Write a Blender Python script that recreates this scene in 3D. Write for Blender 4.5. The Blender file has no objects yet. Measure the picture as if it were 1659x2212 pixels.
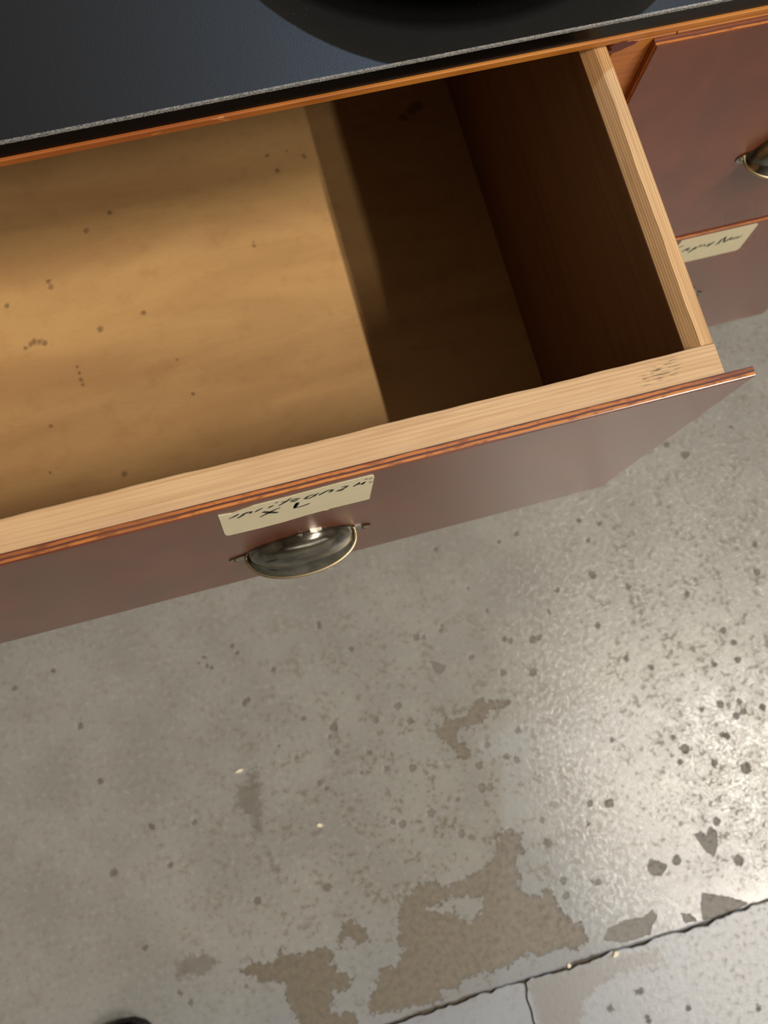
import bpy, bmesh, math, random
import numpy as np
from mathutils import Vector, Matrix

random.seed(7)
rng = np.random.default_rng(11)
S = bpy.context.scene
C = S.collection

# ------------------------------------------------------------------ camera
PW, PH = 1659.0, 2212.0
F_PX = 1829.61
CAM = Vector((-0.31101, -0.11345, 0.5))
ROT = Matrix(((0.96266356, 0.24752095, -0.10960042),
              (-0.26363799, 0.9491476, -0.17208671),
              (0.06143191, 0.19455644, 0.97896574)))
cam_d = bpy.data.cameras.new('camera')
cam_d.sensor_fit = 'AUTO'
cam_d.sensor_width = 36.0
cam_d.lens = F_PX / PH * 36.0
cam_d.clip_start = 0.02
cam_d.dof.use_dof = True
cam_d.dof.focus_distance = 0.57
cam_d.dof.aperture_fstop = 9.5
cam = bpy.data.objects.new('camera', cam_d)
cam.matrix_world = Matrix.Translation(CAM) @ ROT.to_4x4()
C.objects.link(cam)
S.camera = cam

# ------------------------------------------------------------------ exposure
vs = S.view_settings
vs.view_transform = 'Standard'
vs.look = 'None'
vs.gamma = 1.0
vs.use_curve_mapping = False
vs.exposure = 0.0

# ------------------------------------------------------------------ light
w = bpy.data.worlds.new('world')
S.world = w
w.use_nodes = True
w.node_tree.nodes['Background'].inputs['Color'].default_value = (1.0, 0.93, 0.83, 1)
w.node_tree.nodes['Background'].inputs['Strength'].default_value = 0.015


def area_light(name, loc, target, sx, sy, power, col, roll_dir=None):
    d = bpy.data.lights.new(name, 'AREA')
    d.shape = 'RECTANGLE'
    d.size, d.size_y = sx, sy
    d.energy = power
    d.color = col
    o = bpy.data.objects.new(name, d)
    z = (Vector(loc) - Vector(target)).normalized()
    y = Vector(roll_dir if roll_dir else (0, 1, 0))
    x = y.cross(z).normalized()
    y = z.cross(x)
    m = Matrix((x, y, z)).transposed().to_4x4()
    m.translation = Vector(loc)
    o.matrix_world = m
    C.objects.link(o)
    return o


WARM = (1.0, 0.91, 0.79)
# long ceiling tube over the aisle, right of the photographer, and a weaker one that runs askew beside it
def tube_light(name, a, b, wd, power):
    a, b = Vector(a), Vector(b)
    m_ = (a + b) / 2
    area_light(name, m_, m_ - Vector((0.45, -0.3, 1)), wd, (b - a).length, power, WARM, (a - b).normalized())


tube_light('ceiling_tube_light', (3.08, -0.80, 5.4), (3.02, -2.35, 5.4), 0.05, 380)
tube_light('ceiling_tube_light', (3.00, -2.45, 5.4), (2.93, -4.35, 5.4), 0.05, 170)
tube_light('ceiling_tube_light', (2.46, -3.3, 5.3), (2.28, -4.6, 5.3), 0.05, 85)
# added fill light in the photographer's back, brightening the drawer fronts
area_light('hall_fill_light', (0.8, -5.3, 0.9), (0.2, 0, -0.2), 6.0, 1.6, 48, (1.0, 0.93, 0.82), (0, 0, 1))
# cool spot above the counter, behind it
sp = bpy.data.lights.new('counter_spot_light', 'SPOT')
sp.energy = 85
sp.color = (0.55, 0.74, 1.0)
sp.spot_size = math.radians(36)
sp.spot_blend = 1.0
sp.shadow_soft_size = 0.03
spo = bpy.data.objects.new('counter_spot_light', sp)
spo.location = (0.45, 1.35, 1.75)
spo.rotation_euler = (Vector((-0.02, 0.52, 0.02)) - Vector(spo.location)).to_track_quat('-Z', 'Y').to_euler()
C.objects.link(spo)

# ------------------------------------------------------------------ helpers


def at(px, py, x=None, y=None, z=None):
    """point of a pixel's sight line on a plane of the place"""
    d = ROT @ Vector(((px - PW / 2) / F_PX, -(py - PH / 2) / F_PX, -1))
    if x is not None:
        t = (x - CAM.x) / d.x
    elif y is not None:
        t = (y - CAM.y) / d.y
    else:
        t = (z - CAM.z) / d.z
    return CAM + t * d


def srgb(r, g, b):
    f = lambda c: c / 12.92 if c <= 0.04045 else ((c + 0.055) / 1.055) ** 2.4
    return (f(r / 255), f(g / 255), f(b / 255), 1.0)


def obj(name, bm, mats, parent=None, loc=None, smooth=False):
    me = bpy.data.meshes.new(name)
    bm.normal_update()
    bm.to_mesh(me)
    bm.free()
    return link_mesh(name, me, mats, parent, loc, smooth)


def link_mesh(name, me, mats, parent=None, loc=None, smooth=False):
    if mats is not None and not me.materials:
        for m in (mats if isinstance(mats, (list, tuple)) else [mats]):
            me.materials.append(m)
    if smooth:
        for p in me.polygons:
            p.use_smooth = True
    o = bpy.data.objects.new(name, me)
    if loc is not None:
        o.location = loc
    C.objects.link(o)
    if parent is not None:
        o.parent = parent
    return o


def tag(o, label=None, cat=None, group=None, kind=None):
    if label: o['label'] = label
    if cat: o['category'] = cat
    if group: o['group'] = group
    if kind: o['kind'] = kind
    return o


def empty(name, loc):
    o = bpy.data.objects.new(name, None)
    o.empty_display_size = 0.05
    o.location = loc
    C.objects.link(o)
    return o


def box_bm(x0, x1, y0, y1, z0, z1, bevel=0.0, seg=2, bm=None, mat=0):
    bm = bm or bmesh.new()
    r = bmesh.ops.create_cube(bm, size=1.0)
    vs_ = r['verts']
    for v in vs_:
        v.co = Vector(((x0 + x1) / 2 + v.co.x * (x1 - x0), (y0 + y1) / 2 + v.co.y * (y1 - y0), (z0 + z1) / 2 + v.co.z * (z1 - z0)))
    fs = set(f for v in vs_ for f in v.link_faces)
    for f in fs:
        f.material_index = mat
    if bevel > 0:
        es = list(set(e for v in vs_ for e in v.link_edges))
        bmesh.ops.bevel(bm, geom=es, offset=bevel, segments=seg, affect='EDGES', profile=0.5)
    return bm


# ------------------------------------------------------------------ node helpers
class NT:
    def __init__(self, name):
        self.m = bpy.data.materials.new(name)
        self.m.use_nodes = True
        self.t = self.m.node_tree
        self.b = self.t.nodes['Principled BSDF']
        self.out = self.t.nodes['Material Output']

    def n(self, typ, ins=None, **kw):
        nd = self.t.nodes.new(typ)
        for k, v in kw.items():
            setattr(nd, k, v)
        for k, v in (ins or {}).items():
            s = nd.inputs[k]
            if hasattr(v, 'is_output') or isinstance(v, bpy.types.NodeSocket):
                self.t.links.new(v, s)
            else:
                s.default_value = v
        return nd

    def math(self, op, a, b=0.0, clamp=False):
        return self.n('ShaderNodeMath', {0: a, 1: b}, operation=op, use_clamp=clamp).outputs[0]

    def coord(self, scale=(1, 1, 1), loc=(0, 0, 0), rot=(0, 0, 0)):
        tc = self.n('ShaderNodeTexCoord')
        mp = self.n('ShaderNodeMapping', {'Vector': tc.outputs['Object'], 'Location': loc, 'Rotation': rot, 'Scale': scale})
        return mp.outputs[0]

    def noise(self, vec, scale, detail=4.0, rough=0.5, dist=0.0):
        return self.n('ShaderNodeTexNoise', {'Vector': vec, 'Scale': scale, 'Detail': detail, 'Roughness': rough, 'Distortion': dist}).outputs['Fac']

    def ramp(self, fac, stops, interp='LINEAR'):
        r = self.n('ShaderNodeValToRGB', {'Fac': fac})
        cr = r.color_ramp
        cr.interpolation = interp
        while len(cr.elements) < len(stops):
            cr.elements.new(0.5)
        for e, (p, c) in zip(cr.elements, stops):
            e.position = p
            e.color = c if len(c) == 4 else (*c, 1)
        return r.outputs[0]

    def step(self, fac, a, b):
        """0 below a, 1 above b"""
        return self.n('ShaderNodeMapRange', {'Value': fac, 'From Min': a, 'From Max': b, 'To Min': 0.0, 'To Max': 1.0}, interpolation_type='SMOOTHSTEP').outputs[0]

    def mix(self, fac, a, b, mode='MIX'):
        nd = self.n('ShaderNodeMix', data_type='RGBA', blend_type=mode)
        for i, v in ((0, fac), (6, a), (7, b)):
            s = nd.inputs[i]
            if isinstance(v, bpy.types.NodeSocket):
                self.t.links.new(v, s)
            else:
                s.default_value = v
        return nd.outputs[2]

    def set(self, **kw):
        for k, v in kw.items():
            s = self.b.inputs[k.replace('_', ' ')]
            if isinstance(v, bpy.types.NodeSocket):
                self.t.links.new(v, s)
            else:
                s.default_value = v
        return self

    def bump(self, h, strength=0.3, dist=0.001):
        b = self.n('ShaderNodeBump', {'Height': h, 'Strength': strength, 'Distance': dist})
        self.t.links.new(b.outputs[0], self.b.inputs['Normal'])
        return b.outputs[0]

    def spots(self, vec, pts, wob=None):
        """dark spots with a shape of their own; pts = (x,y,z,r); returns 0..1"""
        acc = None
        for (x, y, z, r) in pts:
            d = self.n('ShaderNodeVectorMath', {0: vec, 1: (x, y, z)}, operation='DISTANCE').outputs['Value']
            if wob is not None:
                d = self.math('ADD', d, wob)
            k = self.n('ShaderNodeMapRange', {'Value': d, 'From Min': r * 0.3, 'From Max': r * 1.05, 'To Min': 1.0, 'To Max': 0.0}).outputs[0]
            acc = k if acc is None else self.math('MAXIMUM', acc, k)
        return acc


# ------------------------------------------------------------------ measures (metres; z = 0 is the top of the drawers)
H = 0.3189          # height of an upper drawer front
T = 0.0068          # plywood front
TB_ = 0.0278        # plywood + pine front board
XO, XI = -0.0196, -0.0372
YN = 0.2467         # closed drawer fronts
YR = 0.2505         # face frame
ZB = -0.2835        # inside bottom of the open drawer
ZC, TC, YC = 0.0212, 0.0134, 0.2525
FLOOR = -0.77
XL = -0.614         # left end of the open drawer front
CRACK_Y = -0.579

# ------------------------------------------------------------------ materials
def wood(name, light, mid_, dark, axis, ring=260.0, stretch=0.03, rough=0.55, contrast=1.0, seed=0.0, coat=0.0, ringmix=0.75, band=None, period=0.0016, bandmix=0.6):
    m = NT(name)
    sc = [1.0, 1.0, 1.0]
    sc['xyz'.index(axis)] = stretch
    v = m.coord(scale=tuple(sc), loc=(seed, seed * 1.7, seed * 0.3))
    warp = m.noise(v, 22.0, 3.0, 0.5)
    wave = m.noise(v, ring, 2.0, 0.55, 0.25)
    lines = m.step(m.math('ADD', wave, m.math('MULTIPLY', warp, 0.25)), 0.55, 0.82)
    fine = m.noise(m.coord(scale=tuple(s * (0.35 if s != 1.0 else 1) for s in sc)), 900.0, 3.0, 0.6)
    col = m.mix(m.math('MULTIPLY', lines, ringmix * contrast), light, mid_)
    col = m.mix(m.step(fine, 0.5, 0.75), col, dark) if contrast > 1.5 else m.mix(m.math('MULTIPLY', m.step(fine, 0.45, 0.8), 0.35), col, dark)
    big = m.noise(m.coord(), 9.0, 3.0)
    col = m.mix(m.math('MULTIPLY', m.step(big, 0.45, 0.7), 0.25), col, mid_)
    if band:
        wv = m.n('ShaderNodeTexWave', {'Vector': v, 'Scale': 2 * math.pi / 20 / period, 'Distortion': 5.0, 'Detail': 2.0, 'Detail Scale': 0.12, 'Detail Roughness': 0.55},
                 wave_type='BANDS', bands_direction=band).outputs['Fac']
        amt = m.math('MULTIPLY', m.step(m.noise(v, 70.0, 2.0), 0.25, 0.65), bandmix)
        col = m.mix(m.math('MULTIPLY', m.step(wv, 0.45, 0.95), amt), col, dark)
    m.set(Base_Color=col, Roughness=rough)
    m.bump(m.math('ADD', wave, m.math('MULTIPLY', fine, 0.5)), 0.22, 0.0006)
    return m


def pine_x():
    m = wood('pine_front_board', srgb(210, 174, 128), srgb(182, 142, 98), srgb(150, 108, 70), 'x', ring=330, stretch=0.035, rough=0.6, seed=3.1, ringmix=0.55, band='Y', period=0.0030, bandmix=0.34)
    # grey rubbed marks near the right end, paler bleached strip next to the plywood
    v = m.coord()
    st = m.noise(m.coord(scale=(0.12, 1, 1)), 900, 2.0, 0.6)
    pts = []
    for (px, py, r) in ((1440, 797, 0.0085), (1420, 806, 0.008), (1455, 786, 0.006), (1395, 822, 0.006)):
        p = at(px, py, z=0.0)
        pts.append((p.x, p.y, 0.0, r))
    k = m.math('MULTIPLY', m.spots(v, pts), m.step(st, 0.52, 0.6))
    base = m.b.inputs['Base Color'].links[0].from_socket
    sep = m.n('ShaderNodeSeparateXYZ', {0: v})
    worn = m.step(m.math('ADD', sep.outputs['Y'], m.math('MULTIPLY', m.noise(v, 30, 3), 0.012)), 0.021, 0.0105)
    c = m.mix(m.math('MULTIPLY', worn, 0.5), base, srgb(196, 164, 132))
    # pinkish left end of the board
    pk = m.step(sep.outputs['X'], -0.36, -0.62)
    c = m.mix(m.math('MULTIPLY', pk, 0.45), c, srgb(212, 166, 130))
    c = m.mix(m.math('MULTIPLY', k, 0.75), c, srgb(62, 52, 42))
    m.set(Base_Color=c)
    return m.m


M_pine_front = pine_x()
M_pine_side = wood('pine_side_board', srgb(214, 172, 118), srgb(148, 102, 58), srgb(140, 94, 50), 'y', ring=430, stretch=0.012, rough=0.6, contrast=1.35, seed=1.3, ringmix=0.5, band='X', period=0.0017, bandmix=0.85).m
M_pine_planed_shaded = wood('pine_planed_slope_shaded', srgb(196, 150, 98), srgb(150, 106, 62), srgb(132, 92, 54), 'y', ring=430, stretch=0.012, rough=0.65, contrast=1.2, seed=1.9, ringmix=0.4, band='X', period=0.0014, bandmix=0.55).m  # browner than the side board; the slope's shade is partly put into colour
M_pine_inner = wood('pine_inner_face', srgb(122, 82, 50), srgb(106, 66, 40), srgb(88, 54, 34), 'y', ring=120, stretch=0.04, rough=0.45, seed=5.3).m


def bottom_mat():
    m = NT('drawer_bottom_plywood')
    v = m.coord()
    vx = m.coord(scale=(0.25, 1, 1))
    big = m.noise(vx, 14.0, 4.0, 0.55, 0.6)
    mid_ = m.noise(v, 55.0, 4.0, 0.55)
    fine = m.noise(m.coord(scale=(0.15, 1, 1)), 700.0, 2.0, 0.5)
    c = m.mix(m.step(big, 0.3, 0.72), srgb(206, 164, 108), srgb(186, 144, 94))
    c = m.mix(m.math('MULTIPLY', m.step(mid_, 0.5, 0.8), 0.3), c, srgb(166, 122, 76))
    c = m.mix(m.math('MULTIPLY', m.step(fine, 0.5, 0.75), 0.14), c, srgb(156, 114, 70))
    wob = m.math('MULTIPLY', m.math('SUBTRACT', m.noise(v, 220.0, 2.0), 0.5), 0.006)
    dark = [(186, 499, 5), (237, 460, 5), (657, 338, 5), (549, 530, 4), (268, 1024, 6), (110, 620, 6), (105, 608, 5), (15, 660, 5),
            (66, 743, 5), (74, 739, 6), (85, 738, 6), (96, 741, 5), (55, 753, 4), (108, 1022, 3), (890, 237, 13), (872, 255, 9), (902, 228, 12),
            (168, 792, 4), (171, 806, 4), (175, 820, 4), (178, 832, 4), (216, 711, 6), (310, 676, 5), (382, 777, 3), (548, 523, 3), (109, 920, 5),
            (620, 326, 4), (578, 335, 5), (600, 370, 6), (417, 850, 3)]
    pts = []
    for (px, py, r) in dark:
        p = at(px, py, z=ZB)
        pts.append((p.x, p.y, ZB, r * 0.00062))
    k = m.spots(v, pts, wob)
    c = m.mix(m.math('MULTIPLY', k, 0.55), c, srgb(70, 50, 34))
    m.set(Base_Color=c, Roughness=0.48)
    m.bump(fine, 0.06, 0.0004)
    return m.m


M_bottom = bottom_mat()


def red_mat(name='red_brown_varnish', wear=None):
    m = NT(name)
    v = m.coord()
    a = m.noise(m.coord(scale=(1, 1, 0.6)), 16.0, 4.0, 0.55, 0.4)
    b = m.noise(m.coord(scale=(1, 1, 0.4)), 46.0, 1.0, 0.5)
    c = m.mix(m.step(a, 0.32, 0.68), srgb(113, 60, 38), srgb(98, 54, 37))
    c = m.mix(m.math('MULTIPLY', m.step(b, 0.35, 0.65), 0.22), c, srgb(96, 52, 36))
    # small light scratches and dark nicks
    sc = m.noise(m.coord(scale=(0.3, 1, 1)), 260.0, 0.0, 0.4)
    nick = m.step(sc, 0.84, 0.87)
    m.set(Base_Color=c, Roughness=0.25)
    m.b.inputs['Specular IOR Level'].default_value = 0.5
    return m.m


M_red = red_mat()


def ply_edge_mat():
    """veneers of the plywood fronts, seen on their sawn edges (y runs through the sheet)"""
    m = NT('plywood_edge')
    v = m.coord()
    sep = m.n('ShaderNodeSeparateXYZ', {0: v})
    wob = m.math('MULTIPLY', m.math('SUBTRACT', m.noise(m.coord(scale=(0.5, 1, 1)), 60.0, 4.0, 0.6), 0.5), 0.0022)
    y = m.math('DIVIDE', m.math('ADD', sep.outputs['Y'], wob), T)
    c = m.ramp(y, [(0.0, srgb(84, 32, 22)), (0.10, srgb(88, 34, 24)), (0.17, srgb(198, 128, 66)), (0.38, srgb(196, 122, 56)), (0.45, srgb(92, 52, 44)),
                   (0.58, srgb(86, 48, 42)), (0.66, srgb(190, 118, 58)), (0.86, srgb(184, 108, 52)), (0.95, srgb(70, 38, 30))])
    wear = m.noise(m.coord(scale=(0.35, 1, 1)), 210.0, 4.0, 0.65)
    c = m.mix(m.math('MULTIPLY', m.step(wear, 0.50, 0.64), 0.65), c, srgb(104, 50, 36))
    big = m.noise(v, 6.0, 2.0)
    c = m.mix(m.math('MULTIPLY', m.math('MAXIMUM', m.step(big, 0.5, 0.7), m.step(sep.outputs['X'], -0.36, -0.52)), 0.5), c, srgb(124, 76, 54))
    ends = m.math('MAXIMUM', m.step(sep.outputs['X'], -0.07, -0.01), m.step(sep.outputs['X'], -0.40, -0.58))
    backhalf = m.step(y, 0.40, 0.5)
    c = m.mix(m.math('MULTIPLY', m.math('MULTIPLY', ends, backhalf), 0.7), c, srgb(96, 52, 48))
    m.set(Base_Color=c, Roughness=0.42)
    m.bump(wear, 0.3, 0.0008)
    return m.m


M_ply = ply_edge_mat()


def frame_mat():
    m = NT('orange_varnished_frame')
    v = m.coord()
    g = m.noise(m.coord(scale=(0.06, 1, 1)), 240.0, 3.0, 0.55)
    c = m.mix(m.step(g, 0.4, 0.7), srgb(190, 122, 48), srgb(164, 98, 36))
    big = m.noise(v, 7.0, 3.0)
    c = m.mix(m.math('MULTIPLY', m.step(big, 0.45, 0.65), 0.5), c, srgb(150, 80, 38))
    sep = m.n('ShaderNodeSeparateXYZ', {0: v})
    redl = m.step(sep.outputs['X'], -0.12, -0.34)
    c = m.mix(m.math('MULTIPLY', redl, 0.55), c, srgb(150, 78, 38))
    chip = m.step(m.noise(m.coord(scale=(0.3, 1, 1)), 85.0, 3.0, 0.6), 0.66, 0.70)
    c = m.mix(m.math('MULTIPLY', m.math('MULTIPLY', chip, redl), 0.7), c, srgb(208, 150, 96))
    m.set(Base_Color=c, Roughness=0.38)
    m.bump(g, 0.15, 0.0006)
    return m.m


M_frame = frame_mat()


def counter_mat():
    m = NT('black_laminate')
    v = m.coord()
    g = m.noise(v, 1100.0, 2.0, 0.5)
    b = m.noise(v, 12.0, 3.0)
    c = m.mix(b, srgb(17, 17, 18), srgb(23, 23, 23))
    dust = m.step(m.noise(v, 420.0, 1.0, 0.3), 0.835, 0.85)
    c = m.mix(m.math('MULTIPLY', dust, 0.6), c, srgb(120, 120, 118))
    m.set(Base_Color=c, Roughness=m.math('ADD', m.math('MULTIPLY', g, 0.16), 0.42))
    m.bump(g, 0.25, 0.0004)
    return m.m


M_counter = counter_mat()


def edge_mat():
    m = NT('laminate_corner_highlight')  # grey highlight along the counter's corner, painted as colour
    v = m.coord()
    g = m.noise(m.coord(scale=(0.5, 1, 1)), 1500.0, 3.0, 0.6)
    c = m.mix(m.step(g, 0.35, 0.65), srgb(58, 58, 58), srgb(132, 130, 126))
    m.set(Base_Color=c, Roughness=0.45)
    m.bump(g, 0.4, 0.0004)
    return m.m


M_edge = edge_mat()
M_band = NT('black_edge_band').set(Base_Color=srgb(9, 9, 9), Roughness=0.3).m
M_band.node_tree.nodes['Principled BSDF'].inputs['Specular IOR Level'].default_value = 0.25


def metal_mat():
    m = NT('aged_nickel')
    v = m.coord()
    a = m.noise(v, 60.0, 4.0, 0.6)
    s = m.step(m.noise(v, 700.0, 2.0), 0.62, 0.72)
    c = m.mix(m.step(a, 0.35, 0.7), srgb(146, 142, 130), srgb(104, 101, 92))
    c = m.mix(m.math('MULTIPLY', s, 0.35), c, srgb(84, 70, 48))
    m.set(Base_Color=c, Metallic=1.0, Roughness=m.math('ADD', m.math('MULTIPLY', a, 0.14), 0.12))
    return m.m


M_metal = metal_mat()
M_brass = NT('worn_brass_rim').set(Base_Color=srgb(190, 172, 138), Metallic=1.0, Roughness=0.36).m
M_screw = NT('screw_steel').set(Base_Color=srgb(150, 140, 124), Metallic=1.0, Roughness=0.3).m


def paper_mat():
    m = NT('aged_card')
    v = m.coord()
    a = m.noise(v, 40.0, 4.0)
    b = m.noise(m.coord(scale=(0.1, 1, 1)), 500.0, 2.0)
    c = m.mix(a, srgb(226, 217, 186), srgb(212, 200, 164))
    c = m.mix(m.math('MULTIPLY', m.step(b, 0.5, 0.8), 0.2), c, srgb(176, 164, 130))
    m.set(Base_Color=c, Roughness=0.5)
    return m.m


M_paper = paper_mat()
M_ink = NT('black_marker_ink').set(Base_Color=srgb(24, 26, 26), Roughness=0.5).m
M_inkgrey = NT('grey_marker_ink').set(Base_Color=srgb(58, 62, 54), Roughness=0.5).m
M_black = NT('black_matt_plastic').set(Base_Color=srgb(12, 12, 13), Roughness=0.5).m
M_dark = NT('dark_plywood').set(Base_Color=srgb(60, 36, 24), Roughness=0.6).m
M_crumb = NT('white_paint_flake').set(Base_Color=srgb(236, 226, 200), Roughness=0.7).m


def floor_mat():
    m = NT('worn_painted_screed')
    v = m.coord()
    A = lambda n_: m.n('ShaderNodeAttribute', attribute_name=n_).outputs['Fac']
    relief, tan, dull, worn_dark, pit, cool, rougha = A('relief'), A('tan'), A('dull'), A('worn_dark'), A('pit'), A('cool'), A('rough')
    n1 = m.noise(v, 8.0, 4.0, 0.55)
    n2 = m.noise(v, 32.0, 5.0, 0.6)
    n3 = m.noise(v, 120.0, 5.0, 0.62)
    n4 = m.noise(v, 330.0, 4.0, 0.6)
    # painted layer
    c = m.mix(m.step(n1, 0.35, 0.65), srgb(150, 150, 145), srgb(139, 139, 134))
    c = m.mix(m.math('MULTIPLY', m.step(n2, 0.45, 0.7), 0.4), c, srgb(146, 141, 137))
    c = m.mix(m.math('MULTIPLY', m.step(n3, 0.52, 0.72), 0.45), c, srgb(126, 121, 112))
    c = m.mix(m.math('MULTIPLY', m.step(n3, 0.46, 0.3), 0.38), c, srgb(178, 175, 167))
    c = m.mix(m.math('MULTIPLY', cool, 0.75), c, srgb(134, 141, 152))  # bluish light on the near slabs, mixed into the colour
    crev = m.math('MULTIPLY', m.step(m.math('ADD', m.math('MULTIPLY', n3, 0.65), m.math('MULTIPLY', n4, 0.35)), 0.50, 0.605), relief)
    crev = m.math('MULTIPLY', crev, m.math('ADD', m.math('MULTIPLY', m.step(n2, 0.38, 0.62), 0.5), 0.5))
    c = m.mix(m.math('MULTIPLY', crev, 0.40), c, srgb(106, 102, 95))
    # brown flecks where the paint is thin, most of them in the walked middle
    fl = m.math('MULTIPLY', m.step(m.math('ADD', m.math('MULTIPLY', n3, 0.6), m.math('MULTIPLY', n2, 0.4)), 0.535, 0.59), rougha)
    c = m.mix(m.math('MULTIPLY', fl, 0.72), c, srgb(108, 102, 84))
    # darker worn zones, tan bare patches, grey bare patches; edges broken up by noise
    w1 = m.math('ADD', m.math('MULTIPLY', m.math('SUBTRACT', n3, 0.5), 0.030), m.math('MULTIPLY', m.math('SUBTRACT', n4, 0.5), 0.014))
    tm = m.step(m.math('ADD', tan, w1), -0.0012, 0.0012)
    tcol = m.mix(m.step(n3, 0.35, 0.7), srgb(106, 96, 79), srgb(90, 80, 65))
    tcol = m.mix(m.math('MULTIPLY', m.step(n4, 0.5, 0.8), 0.4), tcol, srgb(122, 113, 97))
    c = m.mix(m.math('MULTIPLY', tm, 0.92), c, tcol)
    w2 = m.math('MULTIPLY', m.math('SUBTRACT', n4, 0.5), 0.008)
    dm = m.step(m.math('ADD', dull, w2), -0.001, 0.001)
    c = m.mix(m.math('MULTIPLY', dm, 0.95), c, srgb(104, 100, 93))
    sm = m.step(m.math('ADD', worn_dark, w1), -0.006, 0.006)
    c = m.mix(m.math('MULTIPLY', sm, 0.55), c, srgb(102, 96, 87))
    pm = m.step(m.math('ADD', pit, m.math('ADD', m.math('MULTIPLY', w2, 1.0), m.math('MULTIPLY', w1, 0.16))), -0.0020, 0.0014)
    c = m.mix(m.math('MULTIPLY', pm, 0.75), c, srgb(84, 77, 62))
    m.set(Base_Color=c)
    bare = m.math('MAXIMUM', tm, m.math('MAXIMUM', dm, pm))
    r = m.math('ADD', m.math('MULTIPLY', n3, 0.16), 0.12)
    r = m.math('ADD', r, m.math('MULTIPLY', bare, 0.34))
    r = m.math('ADD', r, m.math('MULTIPLY', crev, 0.30))
    r = m.math('ADD', r, m.math('MULTIPLY', m.step(cool, 0.62, 0.95), 0.16))
    m.set(Roughness=r)
    m.b.inputs['Specular IOR Level'].default_value = 0.68
    h = m.math('ADD', m.math('MULTIPLY', n3, 0.55), m.math('MULTIPLY', n4, 0.30))
    h = m.math('SUBTRACT', h, m.math('MULTIPLY', crev, 0.20))
    h = m.math('MULTIPLY', h, m.math('ADD', m.math('MULTIPLY', relief, 0.62), 0.05))
    h = m.math('SUBTRACT', h, m.math('MULTIPLY', bare, 0.25))
    m.bump(h, 0.62, 0.0042)
    return m.m


M_floor = floor_mat()


def joint_mat():
    m = NT('dirty_joint_filler')
    n = m.noise(m.coord(), 160.0, 4.0)
    m.set(Base_Color=m.mix(n, srgb(60, 52, 42), srgb(104, 94, 78)), Roughness=0.9)
    m.bump(n, 0.6, 0.002)
    return m.m


M_joint = joint_mat()
def plaster(name, col):
    m = NT(name)
    n = m.noise(m.coord(), 6.0, 5.0)
    m.set(Base_Color=m.mix(n, col, tuple(c * 0.85 for c in col[:3]) + (1,)), Roughness=0.85)
    return m.m


M_wall = plaster('wall_plaster', srgb(138, 131, 121))
M_ceil = plaster('ceiling_paint', srgb(150, 144, 135))

# ------------------------------------------------------------------ setting: floor slabs, walls, ceiling
X0, X1, Y0, Y1 = -4.5, 5.5, -5.5, 2.6


def lines(lo, hi, f0, f1, step, coarse):
    a = list(np.arange(f0, f1 + 1e-6, step))
    p = f0
    left = []
    s = step
    while p > lo + 1e-6:
        s = min(s * 1.6, coarse)
        p = max(lo, p - s)
        left.append(p)
    q = a[-1]
    right = []
    s = step
    while q < hi - 1e-6:
        s = min(s * 1.6, coarse)
        q = min(hi, q + s)
        right.append(q)
    return np.array(left[::-1] + a + right)


def poly_w(pts):
    return np.array([[at(px, py, z=FLOOR).x, at(px, py, z=FLOOR).y] for px, py in pts])


TAN = [
    [(1089, 1793), (1124, 1801), (1129, 1842), (1113, 1850), (1114, 1869), (1125, 1886), (1118, 1913), (1137, 1934), (1170, 1937), (1175, 1918), (1194, 1923),
     (1200, 1951), (1221, 1980), (1251, 1994), (1269, 2029), (1257, 2048), (1211, 2046), (1170, 2065), (1132, 2059), (1105, 2084), (1056, 2100), (1002, 2113),
     (986, 2135), (950, 2138), (958, 2159), (904, 2173), (850, 2183), (821, 2190), (799, 2188), (794, 2162), (813, 2142), (821, 2094), (857, 2085), (871, 2053),
     (857, 2036), (862, 2017), (859, 1974), (864, 1957), (880, 1935), (900, 1912), (930, 1905), (960, 1915), (1000, 1900), (1040, 1880), (1070, 1850), (1072, 1820)],
    [(522, 2099), (541, 2080), (592, 2080), (601, 2056), (649, 2062), (700, 2046), (722, 2060), (710, 2085), (746, 2104), (763, 2113), (756, 2133), (736, 2142),
     (719, 2135), (717, 2186), (731, 2190), (765, 2186), (777, 2225), (655, 2225), (630, 2183), (618, 2157), (620, 2123), (604, 2121), (577, 2121), (548, 2111)],
    [(937, 1579), (958, 1560), (1002, 1547), (1018, 1528), (1040, 1501), (1051, 1517), (1094, 1512), (1105, 1525), (1062, 1531), (1051, 1552), (1018, 1569),
     (988, 1577), (986, 1598), (1018, 1625), (1013, 1639), (991, 1636), (980, 1612), (964, 1612), (956, 1596)],
    [(753, 1981), (789, 2005), (797, 2031), (775, 2040), (750, 2020), (735, 2045), (728, 2030)],
]
TAN_HOLE = [[(923, 1964), (975, 1937), (1045, 1937), (1037, 1975), (1010, 1994), (994, 1983), (983, 1967), (953, 1975)]]
DULL = [
    [(1499, 1803), (1514, 1796), (1526, 1806), (1531, 1786), (1548, 1796), (1550, 1823), (1543, 1850), (1526, 1840)],
    [(1403, 1855), (1442, 1868), (1428, 1892), (1410, 1891), (1398, 1878)],
    [(1304, 2030), (1314, 2006), (1353, 1988), (1388, 1983), (1408, 1966), (1420, 1981), (1408, 1998), (1405, 2018), (1349, 2035)],
    [(1516, 1929), (1570, 1937), (1617, 1951), (1570, 1974), (1519, 1988), (1514, 1961)],
    [(1472, 1974), (1489, 1974), (1506, 1988), (1479, 1993)],
    [(926, 1425), (964, 1438), (953, 1455), (939, 1452)],
]
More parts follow.
